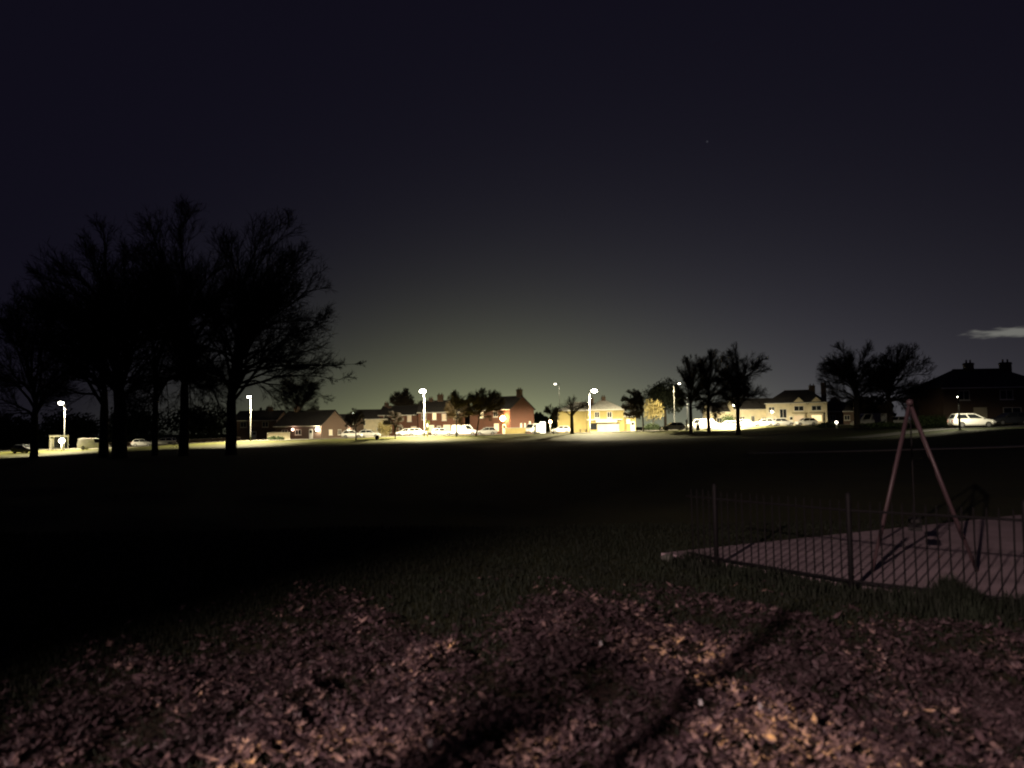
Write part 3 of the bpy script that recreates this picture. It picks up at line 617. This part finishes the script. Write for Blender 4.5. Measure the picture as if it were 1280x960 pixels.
# ------------------------------------------------------------------ vehicles
def vehicle(kind, paint, loc, yaw, label, cat, group, lit=False):
    """local +x is the front"""
    S = {'car': (4.1, .86, 1.45, [(-2.05, .62, .42), (-1.98, .86, .30), (-1.4, .92, .22), (-.6, .92, .20), (.6, .92, .20), (1.1, .90, .22), (1.75, .78, .28), (2.05, .62, .40)], (-1.95, -1.45, .25, 1.05)),
         'estate': (4.65, .9, 1.62, [(-2.32, .70, .45), (-2.25, .98, .34), (-1.6, 1.02, .26), (-.6, 1.02, .25), (.7, 1.02, .25), (1.2, 1.0, .26), (1.95, .88, .32), (2.32, .68, .44)], (-2.2, -1.85, .15, 1.2)),
         'van': (5.0, .98, 2.0, [(-2.5, 1.05, .45), (-2.48, 1.15, .35), (-1.6, 1.15, .26), (-.6, 1.15, .25), (.9, 1.15, .25), (1.5, 1.1, .26), (2.2, .95, .32), (2.5, .72, .44)], (-2.47, -2.38, 1.05, 1.75))}[kind]
    L, hw, H, st, (c0, r0, r1, c1) = S
    e = empty({'car': 'parked_car', 'estate': 'estate_car', 'van': 'parked_van'}[kind], loc, yaw, label, cat, group)
    b = MB(); secs = []
    for i, (x, zt, zb) in enumerate(st):
        k = .88 if i in (0, len(st) - 1) else 1.0; y = hw * k
        secs.append([(x, -y * .92, zb), (x, -y, zb + .15), (x, -y, (zb + zt) / 2 + .05), (x, -y * .95, zt - .03), (x, -y * .8, zt), (x, y * .8, zt), (x, y * .95, zt - .03), (x, y, (zb + zt) / 2 + .05), (x, y, zb + .15), (x, y * .92, zb)])
    b.loft(secs); body = b.build('body', paint, e)
    belt = st[3][1] - .02
    def cab(x, z):
        f = (z - belt) / (H - belt); y = hw * (.93 - .17 * f); return y
    zz = H - .04; b = MB()
    low = [(c0, belt), (c1, belt)]; hi = [(r0, zz), (r1, zz)]
    q0 = [(c0, -cab(0, belt), belt), (c1, -cab(0, belt), belt), (c1, cab(0, belt), belt), (c0, cab(0, belt), belt)]
    q1 = [(r0, -cab(0, zz), zz), (r1, -cab(0, zz), zz), (r1, cab(0, zz), zz), (r0, cab(0, zz), zz)]
    q2 = [(r0 + .12, -cab(0, zz) + .12, H), (r1 - .15, -cab(0, zz) + .12, H), (r1 - .15, cab(0, zz) - .12, H), (r0 + .12, cab(0, zz) - .12, H)]
    b.loft([q0, q1, q2]); b.build('cabin', paint, e)
    def quad(a, c, d, f, off, nm):
        P = [Vector(v) for v in (a, c, d, f)]; n = (P[1] - P[0]).cross(P[3] - P[0]).normalized(); m = sum(P, Vector()) / 4
        if n.dot(m - Vector((0, 0, 1))) < 0: n = -n
        b = MB(); T = [p + n * off for p in P]; B = [p - n * .01 for p in P]; b.loft([B, T]); return b.build(nm, M_CARG, e)
    def lerp(p, q, t): return Vector(p).lerp(Vector(q), t)
    g0, g1 = .08, .92
    def pan(A, B, C, D, s0, s1, nm):     # A,B bottom; D,C top
        lo = [lerp(lerp(A, B, s), lerp(D, C, s), g0) for s in (s0, s1)]; hi_ = [lerp(lerp(A, B, s), lerp(D, C, s), g1) for s in (s0, s1)]
        quad(lo[0], lo[1], hi_[1], hi_[0], .012, nm)
    pan(q0[1], q0[2], q1[2], q1[1], .06, .94, 'windscreen'); 
    if kind != 'van':
        pan(q0[0], q0[3], q1[3], q1[0], .08, .92, 'rear_window')
        for A, B, C, D in ((q0[0], q0[1], q1[1], q1[0]), (q0[3], q0[2], q1[2], q1[3])):
            pan(A, B, C, D, .07, .47, 'side_window'); pan(A, B, C, D, .51, .93, 'side_window')
    else:
        for A, B, C, D in ((q0[0], q0[1], q1[1], q1[0]), (q0[3], q0[2], q1[2], q1[3])): pan(A, B, C, D, .70, .95, 'side_window')
    wr = .31 if kind == 'car' else .34
    for sx in (-L * .3, L * .31):
        for sy in (-1, 1):
            w0 = MB().tube([(sx, sy * (hw - .2), wr), (sx, sy * (hw + .012), wr)], wr, 14).build('wheel', M_TYRE, e)
            MB().tube([(sx, sy * (hw - .1), wr), (sx, sy * (hw + .024), wr)], wr * .62, 10).build('rim', M_RIM, w0)
    for sy in (-1, 1):
        x = L / 2; zt = st[-1][1]
        MB().box(x - .14, x + .02, sy * hw * .62 - .15, sy * hw * .62 + .15, zt - .16, zt - .03).build('headlight', M_HEADON if lit else M_HEAD, e)
        MB().box(-x - .02, -x + .12, sy * hw * .70 - .1, sy * hw * .70 + .1, .62, .9 if kind != 'van' else 1.1).build('tail_light', M_TAIL, e)
        MB().box(c1 - .38, c1 - .24, sy * (hw * .97) - .02 + sy * .08, sy * (hw * .97) + .02 + sy * .12, belt + .0, belt + .14).build('wing_mirror', paint, e)
    MB().box(L / 2 - .03, L / 2 + .012, -.26, .26, .42, .54).build('number_plate', M_WHITE, e)
    MB().box(-hw * 0 - L / 2 - .012, -L / 2 + .03, -.26, .26, .5, .62).build('number_plate', M_WHITE, e)
    return e
cg = 'cars parked along the far road'
def pcar(px, d, kind, paint, deg, label, lift=.05, lit=False):
    p = gp(px, d); p.z += lift
    return vehicle(kind, paint, p, R(deg), label, 'van' if kind == 'van' else 'car', cg, lit)
pcar(1215, 83.0, 'estate', M_CARW, -8, 'pale estate car facing right behind the short dark lamp post').scale = (.93,) * 3
pcar(841.5, 139, 'car', M_CARW, 180, 'white car facing left just left of the white post', .15)
pcar(875, 146.5, 'van', M_CARW, 180, 'white van behind the black bin between two bare trunks')
pcar(891, 146.6, 'car', M_CARW, 0, 'white car half hidden behind the middle bare trunk')
pcar(909, 147, 'car', M_CARS, 180, 'silver car in front of the round clipped bush')
pcar(933, 147.4, 'car', M_CARW, 0, 'white car just right of the forked tree trunk')
pcar(954, 147.2, 'car', M_CARW, 180, 'white car second to the right of the forked tree')
pcar(979, 147, 'car', M_CARS, 0, 'silver car below the dark window bays of the tall pale house')
pcar(1007, 146.5, 'car', M_CARW, 180, 'white car at the right end of the row before the tall pale house')
pcar(508, 153.8, 'car', M_CARW, 175, 'white car further from the brightest lamp, below the round dark tree', .14)
pcar(522, 152.6, 'car', M_CARW, 5, 'white car touching the pole of the brightest lamp on its left', .14)
pcar(462, 147.5, 'car', M_CARS, 0, 'silver car under the lit yellow bush')
pcar(441, 147.2, 'car', M_CARW, 0, 'white car behind the small dark verge tree')
pcar(553, 149, 'car', M_CARS, 0, 'silver car in front of the low green hedge')
pcar(581, 148.6, 'van', M_CARW, 0, 'white van between the two young trees before the terrace')
pcar(608, 148.4, 'car', M_CARS, 180, 'silver car right of the leaning young tree')
pcar(667, 158, 'van', M_CARW, 235, 'white van parked beside the blue striped sign')
pcar(701, 165, 'car', M_CARW, 180, 'white car against the left end of the cream side wing')
pcar(1088, 112, 'van', M_CARW, 180, 'white van behind the wide bare tree near the swing')
pcar(1119, 109, 'car', M_CARW, 150, 'white car showing left of the swing top')
pcar(118, 138, 'van', M_CARW, 10, 'pale van right of the bus shelter')
pcar(31, 132, 'car', M_CARD, -15, 'dark car with lit headlights at the left edge', .02, True)
pcar(180, 147.5, 'car', M_CARS, 0, 'silver car glimpsed between the trunks of the tall bare trees')
pcar(206, 147.5, 'car', M_CARW, 180, 'white car glimpsed just left of the highest bare tree trunk')
pcar(1262, 88.5, 'car', M_CARD, 180, 'dark car right of the pale estate car')

# ------------------------------------------------------------------ street furniture
p = gp(74, 138.5); e = empty('bus_shelter', p, R(6), 'white framed bus shelter under the leftmost street lamp', 'bus shelter')
MB().box(-1.3, 1.3, -.8, .8, 2.45, 2.72).build('canopy', M_WHITE, e)
for x in (-1.2, 1.2):
    for y in (-.7, .7): MB().box(x - .06, x + .06, y - .06, y + .06, -.4, 2.45).build('post', M_WHITE, e)
MB().box(-1.26, -1.2, -.64, .64, .3, 2.2).build('end_panel', M_WHITE, e)
MB().box(-1.14, 1.14, .68, .70, .3, 2.2).build('rear_pane', M_GLASS, e)
MB().box(-1.0, 1.0, .2, .55, .45, .52).build('bench', M_GALV, e)
def bollard(px, d, py, m, label, size, watts):
    p = gp(px, d); h = at(px, py, d).z - p.z; e = empty('lit_bollard', p, 0, label, 'bollard', 'globe lamps on short posts')
    MB().tube([(0, 0, -.3), (0, 0, h - size * .8)], [.12, .09], 10).build('post', M_WHITE, e, True)
    MB().sphere((0, 0, h), size, size, size, 12, 8).build('globe', m, e, True)
    if watts: point('lamp_light', (0, -size - .2, h), watts, WARM, e)
bollard(77.5, 136, 551, M_LAMPF, 'bright round globe on a short post below the bus shelter canopy', .48, 700)
bollard(688, 175, 527, M_LAMPW, 'warm globe lamp on a post in the gap left of the cream shop', .34, 500)
bollard(1046, 118, 528, M_LAMPF, 'low globe lamp beside the dark shrub right of the pale houses', .2, 0)
p = gp(858.5, 138); e = empty('marker_post', p, 0, 'white post between the white car and the slender bare tree', 'post')
MB().tube([(0, 0, -.3), (0, 0, 1.95)], [.17, .15], 10).build('post', M_WHITE, e, True); MB().sphere((0, 0, 1.97), .16, .16, .1, 10, 6).build('cap', M_WHITE, e, True)
p = gp(534.5, 139); e = empty('sign_post', p, 0, 'white sign post with a broad head right of the brightest lamp', 'sign')
MB().tube([(0, 0, -.3), (0, 0, 2.9)], [.11, .10], 8).build('post', M_WHITE, e, True); MB().box(-.42, .42, -.1, -.04, 2.35, 3.0).build('sign_plate', M_WHITE, e); MB().box(-.27, .27, -.09, -.045, 1.2, 1.75).build('lower_plate', M_WHITE, e)
p = gp(678.5, 156); e = empty('totem_sign', p, 0, 'white upright sign with a blue stripe in the gap right of the brick gable', 'sign')
MB().box(-.55, .55, -.15, .15, -.2, 2.4).build('panel', mat('lit_sign', (.7, .7, .7), .5, .03, 1, emit=(.9, .93, 1), estr=1.0), e)
MB().box(-.12, .16, -.17, -.153, .4, 1.7).build('stripe', mat('blue_sign_paint', (.05, .09, .35), .5, .1, 2), e)
def bin_(px, d, h, label):
    p = gp(px, d); e = empty('litter_bin', p, 0, label, 'bin', 'dark litter bins on the verge')
    MB().tube([(0, 0, -.1), (0, 0, .05), (0, 0, h * .85)], [.3, .34, .36], 12).build('body', M_BLACKMETAL, e, True); MB().tube([(0, 0, h * .87), (0, 0, h * .95), (0, 0, h)], [.4, .36, .15], 12).build('lid', M_BLACKMETAL, e, True)
bin_(471.5, 134, .75, 'small dark bin on the bright verge left of the thin young tree')
bin_(872.5, 139, 1.25, 'black bin between the slender bare tree and the middle bare tree')
p = gp(729, 160); e = empty('picnic_table', p, R(5), 'small picnic table against the blank cream side wall', 'picnic table')
MB().box(-.9, .9, -.38, .38, .70, .76).build('table_top', M_BARK, e)
for y in (-.75, .75): MB().box(-.9, .9, y - .13, y + .13, .42, .47).build('bench', M_BARK, e)
for x in (-.6, .6): MB().box(x - .04, x + .04, -.8, .8, .34, .42).box(x - .05, x + .05, -.25, -.15, -.1, .70).box(x - .05, x + .05, .15, .25, -.1, .70).build('leg', M_BARK, e)

# ------------------------------------------------------------------ playground
FP = [Vector((2.22, 10.0, 0)), Vector((2.46, 9.53, 0)), Vector((3.46, 8.06, 0)), Vector((4.62, 7.05, 0)), Vector((6.1, 6.05, 0))]
b = MB(); poly = [(1.98, 10.55)] + [(p.x + .25, p.y + .18) for p in FP[1:]] + [(8.2, 5.6), (13.5, 9.5), (9.7, 14.5), (6, 12.6)]
b.face([(x, y, .05) for x, y in poly]); n = len(poly)
for i in range(n): (x, y), (x2, y2) = poly[i], poly[(i + 1) % n]; b.face([(x, y, -.2), (x2, y2, -.2), (x2, y2, .05), (x, y, .05)])
tag(b.build('play_surface', M_RUB), kind='structure')
e = empty('railing_fence', FP[1], 0, 'low black picket railing along the near edge of the play area', 'fence'); O = FP[1]
pk = MB().tube([(0, 0, -.05), (0, 0, .92), (0, 0, .96)], [.009, .009, .004], 6); pk_me = None
po = None
for i, p in enumerate(FP):
    if i: q = MB().tube([(0, 0, -.3), (0, 0, 1.02), (0, 0, 1.05)], [.030, .030, .012], 8).build('post', M_BLACKMETAL, e, True); q.location = p - O
    if i == len(FP) - 1: continue
    a, c = p - O, FP[i + 1] - O; L = (c - a).length; d = (c - a).normalized()
    for z in (.14, .86): MB().tube([a + Vector((0, 0, z)), c + Vector((0, 0, z))], .014, 6).build('rail', M_BLACKMETAL, e)
    k = int(L / .1)
    for j in range(1, k):
        if pk_me is None: o = pk.build('picket', M_BLACKMETAL, e); pk_me = o
        else: o = pk_me.copy(); COL.objects.link(o); o.parent = e
        o.location = a + d * (L * j / k); o.rotation_euler = (rnd.uniform(-.012, .012), rnd.uniform(-.012, .012), 0)
# swing frame, seen end on
def on_ground(px, py):
    d = ray(px, py); t = -(CAM_H - .05) / d.z; return Vector((0, 0, CAM_H)) + d * t
fa, fb = on_ground(1087, 715), on_ground(1225, 714); mid = (fa + fb) / 2
e = empty('swing_frame', mid, 0, 'pinkish A-frame swing standing on the play surface', 'swing')
apex = at(1137, 503, mid.y) - mid; fa -= mid; fb -= mid
BD = Vector((.50, .88, 0)).normalized() * 2.9; BD = Vector((apex.x + mid.x, mid.y, 0)).normalized() * 2.6
for off in (Vector((0, 0, 0)), BD):
    for f in (fa, fb):
        MB().tube([f + off + Vector((0, 0, -.1)), apex + off], .020, 10).build('leg', M_PINKM, e, True)
MB().tube([apex - BD * .04, apex + BD * 1.04], .035, 10).build('top_bar', M_PINKM, e, True)
for u in (.33, .67):
    c = apex + BD * u; sd = BD.normalized(); 
    MB().tube([c, c + sd * .19 - Vector((0, 0, 1.52))], .009, 5).build('chain', M_BLACKMETAL, e); 
    MB().tube([c, c - sd * .19 - Vector((0, 0, 1.52))], .009, 5).build('chain', M_BLACKMETAL, e)
    z = c.z - 1.56; sp = Vector((sd.y, -sd.x, 0)); P = [c + sd * a_ * .2 + sp * b_ * .08 for a_, b_ in ((-1, -1), (1, -1), (1, 1), (-1, 1))]
    MB().loft([[(q.x, q.y, z) for q in P], [(q.x, q.y, z + .04) for q in P]]).build('seat', M_TYRE, e)
# pale edging stone and tussock at the railing
p = on_ground(834, 697); e = MB(); rr = random.Random(3)
e.sphere((0, 0, .0), .08, .05, .045, 9, 6); e.v = [(x * rr.uniform(.8, 1.2), y * rr.uniform(.8, 1.2), z * rr.uniform(.8, 1.2)) for x, y, z in e.v]
o = e.build('stone', mat('grey_stone', (.07, .075, .065), .9, .3, 20, .5)); o.location = p; tag(o, 'pale stone in the grass at the far left end of the railing', 'stone')

# ------------------------------------------------------------------ grass and leaves
def blades(name, pts, m, wide=.006):
    v = []; f = []
    for x, y, z, h, r in pts:
        a = r * 6.283; dx, dy = math.cos(a) * wide, math.sin(a) * wide; bx, by = math.cos(a + 1.9) * h * .45 * (r * 7 % 1), math.sin(a + 1.9) * h * .45 * (r * 7 % 1); i = len(v)
        v += [(x - dx, y - dy, z), (x + dx, y + dy, z), (x + bx * .4 + dx * .7, y + by * .4 + dy * .7, z + h * .6), (x + bx * .4 - dx * .7, y + by * .4 - dy * .7, z + h * .6), (x + bx, y + by, z + h)]
        f += [(i, i + 1, i + 2, i + 3), (i + 3, i + 2, i + 4)]
    me = bpy.data.meshes.new(name); me.from_pydata(v, [], f); me.materials.append(m); o = bpy.data.objects.new(name, me); COL.objects.link(o); return o
M_GRASS = mat('grass_blades', (.0055, .0100, .0042), .8, .35, 1.5)
rr = random.Random(11); pts = []
while len(pts) < 70000:
    y = 3.0 + 11 * rr.random() ** 1.3; x = rr.uniform(-.78, .78) * y
    t = leafzone(x, y)
    if x > 1.5 and y > 5:   # keep off the play surface
        ins = False; j = len(poly) - 1
        for i in range(len(poly)):
            (x1, y1), (x2, y2) = poly[i], poly[j]
            if (y1 > y) != (y2 > y) and x < (x2 - x1) * (y - y1) / (y2 - y1) + x1: ins = not ins
            j = i
        if ins: continue
    if rr.random() < t * .72: continue
    pts.append((x, y, terrain(x, y) - .005, rr.uniform(.03, .075) * (1 - .35 * t), rr.random()))
tag(blades('grass', pts, M_GRASS), 'short dark grass of the field in front', 'grass', kind='stuff')
pts = []
for i in range(len(FP) - 1):
    a, c = FP[i], FP[i + 1]; n = int((c - a).length * 900)
    for k in range(n):
        p = a.lerp(c, rr.random()); u = rr.gauss(-.10, .13); q = Vector(((c - a).y, -(c - a).x, 0)).normalized()
        if q.y > 0: q = -q
        h = rr.uniform(.06, .15) * (1 + .9 * max(0, math.sin(p.x * 5.1) * math.sin(p.x * 2.3)))
        pts.append((p.x - q.x * u, p.y - q.y * u, terrain(p.x, p.y) - .005, h, rr.random()))
tag(blades('grass', pts, M_GRASS, .007), 'longer dark grass growing along the foot of the railing', 'grass', kind='stuff')
p = on_ground(1190, 762); pts = []
for k in range(2600):
    a = rr.random() * 6.283; r_ = abs(rr.gauss(0, .16)); pts.append((math.cos(a) * r_ * 1.5, math.sin(a) * r_, -.02, max(.04, .34 - r_ * .8) * rr.uniform(.6, 1.1), rr.random()))
o = blades('grass_tussock', pts, M_GRASS, .007); o.location = p; tag(o, 'dark tussock of long grass against the railing', 'tussock')

M_LEAF = bpy.data.materials.new('fallen_leaf'); M_LEAF.use_nodes = True; t = NT(M_LEAF.node_tree); b_ = M_LEAF.node_tree.nodes['Principled BSDF']
b_.inputs['Roughness'].default_value = .55; b_.inputs['Specular IOR Level'].default_value = .35
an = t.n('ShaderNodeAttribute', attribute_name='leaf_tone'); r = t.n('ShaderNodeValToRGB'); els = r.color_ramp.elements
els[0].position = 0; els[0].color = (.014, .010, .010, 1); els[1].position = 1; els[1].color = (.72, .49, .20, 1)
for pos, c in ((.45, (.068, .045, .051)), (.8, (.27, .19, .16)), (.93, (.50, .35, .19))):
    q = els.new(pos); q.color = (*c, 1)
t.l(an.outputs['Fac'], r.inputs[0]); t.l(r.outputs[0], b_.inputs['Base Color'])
def leaf_shape(rr, p, size, curl, tilt):
    """one six-sided curled leaf, fan of quads"""
    a = rr.random() * 6.283; u = Vector((math.cos(a), math.sin(a), rr.uniform(-tilt, tilt))).normalized(); v = Vector((-math.sin(a), math.cos(a), rr.uniform(-tilt, tilt))).normalized(); n = Vector((0, 0, 1))
    w = rr.uniform(.55, .9)
    if rr.random() < .6: out = [(-1.1, 0), (-.35, -.28), (-.3, -.95), (.1, -.42), (.55, -.8), (.5, -.25), (1.15, rr.uniform(-.2, .2)), (.5, .28), (.5, .85), (.05, .4), (-.35, .9), (-.4, .25)]
    else: out = [(-1.1, 0), (-.7, -.35), (-.2, -.55), (.3, -.5), (.75, -.28), (1.1, -.03), (1.15, .03), (.75, .3), (.3, .52), (-.2, .55), (-.7, .33), (-1.05, .05)]
    cv = rr.uniform(-1, 1) * .5
    return [p + u * x * size + v * y * size * w + n * (abs(y) * curl + x * x * curl * .7 + x * y * cv) * size for x, y in out]
LIT_PATCHES = [(*on_ground(px, py).xy, w_, h_) for px, py, w_, h_ in ((450, 925, .45, .35), (950, 915, .5, .5), (860, 815, .35, .6), (1010, 950, .4, .3), (660, 935, .2, .3), (330, 945, .3, .2), (540, 820, .2, .3), (900, 850, .3, .3))]   # pools of lamplight put into the leaf tone as golden patches
def leaves(name, n, seed, ymin, ymax, smin, smax):
    rr = random.Random(seed); V = []; F = []; T = []
    c = 0
    while c < n:
        y = ymin + (ymax - ymin) * rr.random() ** 1.15; x = rr.uniform(-.8, .8) * y - .1
        k = max(leafzone(x, y), .03); patch = .5 + .5 * NZ.noise(Vector((x * 1.6, y * 1.1, 3.1))) + .55 * NZ.noise(Vector((x * 4.5, y * 3.2, 7.7)))
        if rr.random() > k * max(.05, min(1, patch)) ** 1.6: continue
        on = x > 2.2 and y > FP[1].y - (x - FP[1].x) * .9 - .35
        if on and rr.random() > .06: continue
        s = smin + (smax - smin) * rr.random() ** 2; p = Vector((x, y, terrain(x, y) + rr.uniform(.004, .045) + .11 * k * max(0, NZ.noise(Vector((x * 2.6, y * 2.0, 5.5))) + .15 * NZ.noise(Vector((x * 9, y * 7, 2.2))))))
        P = leaf_shape(rr, p, s, rr.uniform(-.2, .8), .75); i = len(V); q = sum(P, Vector()) / 12 - Vector((0, 0, s * .12)); V += P; V.append(q); F += [(i + a_, i + (a_ + 1) % 12, i + 12) for a_ in range(12)]
        lit_amt = max(math.exp(-((x - ax) / aw) ** 2 - ((y - ay) / ah) ** 2) for ax, ay, aw, ah in LIT_PATCHES)
        tone = min(1, max(0, rr.betavariate(1.5, 2.4) * (.75 + .5 * NZ.noise(Vector((x * 2.2, y * 1.5, 1.3)))) + .85 * lit_amt * rr.random() ** .8)); T += [tone * rr.uniform(.7, 1) for _ in range(12)] + [tone]; c += 1
    me = bpy.data.meshes.new(name); me.from_pydata(V, [], F); me.materials.append(M_LEAF)
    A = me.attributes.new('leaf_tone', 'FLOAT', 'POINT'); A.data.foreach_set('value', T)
    o = bpy.data.objects.new(name, me); COL.objects.link(o); return o
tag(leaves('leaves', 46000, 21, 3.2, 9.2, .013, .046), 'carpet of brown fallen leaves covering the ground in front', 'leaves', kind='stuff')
# tiny glints lying among the leaves
M_GLINT = mat('shiny_scrap', (.85, .85, .85), .15, .02, 3, metal=.6, spec=.8)
for px, py, lab in ((751, 815, 'tiny shiny scrap lying furthest off among the leaves'), (876, 892, 'tiny shiny scrap just right of the long thin shadow'), (951, 897, 'rightmost tiny shiny scrap among the bright leaves'), (538, 945, 'nearest tiny shiny scrap at the lower edge of the leaves')):
    p = on_ground(px, py); b = MB(); b.loft([[(-.011, -.008, 0), (.011, -.008, 0), (.011, .008, 0), (-.011, .008, 0)], [(-.011, -.01, .02), (.011, -.01, .02), (.009, .012, .03), (-.009, .012, .03)]])
    o = b.build('foil_scrap', M_GLINT); o.location = p + Vector((0, 0, .05)); tag(o, lab, 'litter', 'shiny scraps among the leaves')

# post and bare trees behind the viewer, whose shadows lie on the leaves
e = empty('timber_post', (-2.35, -.35, 0), 0, 'slim timber post behind the viewer', 'post')
MB().tube([(0, 0, -.3), (0, 0, 2.72), (0, 0, 2.76)], [.042, .038, .025], 8).build("post", M_BARK, e, True)
bare_tree('shadow_sapling', (-4.25, -2.6, 0), 3.5, 3.15, .27, .30, .035, 31, 'unseen forked sapling added for its shadow on the leaves', n1=13, n2=6, n3=4, n4=2, tw=.007, fork=.62)  # unseen, added and shaped to cast the forked dark patch
bare_tree('bare_tree', (-9.3, -4.6, 0), 7.2, 4.5, 3.6, 1.9, .14, 33, 'bare tree behind the viewer near the lamp', n1=12, n2=6, n3=5, n4=2, tw=.009, fork=.25, cx=.6)
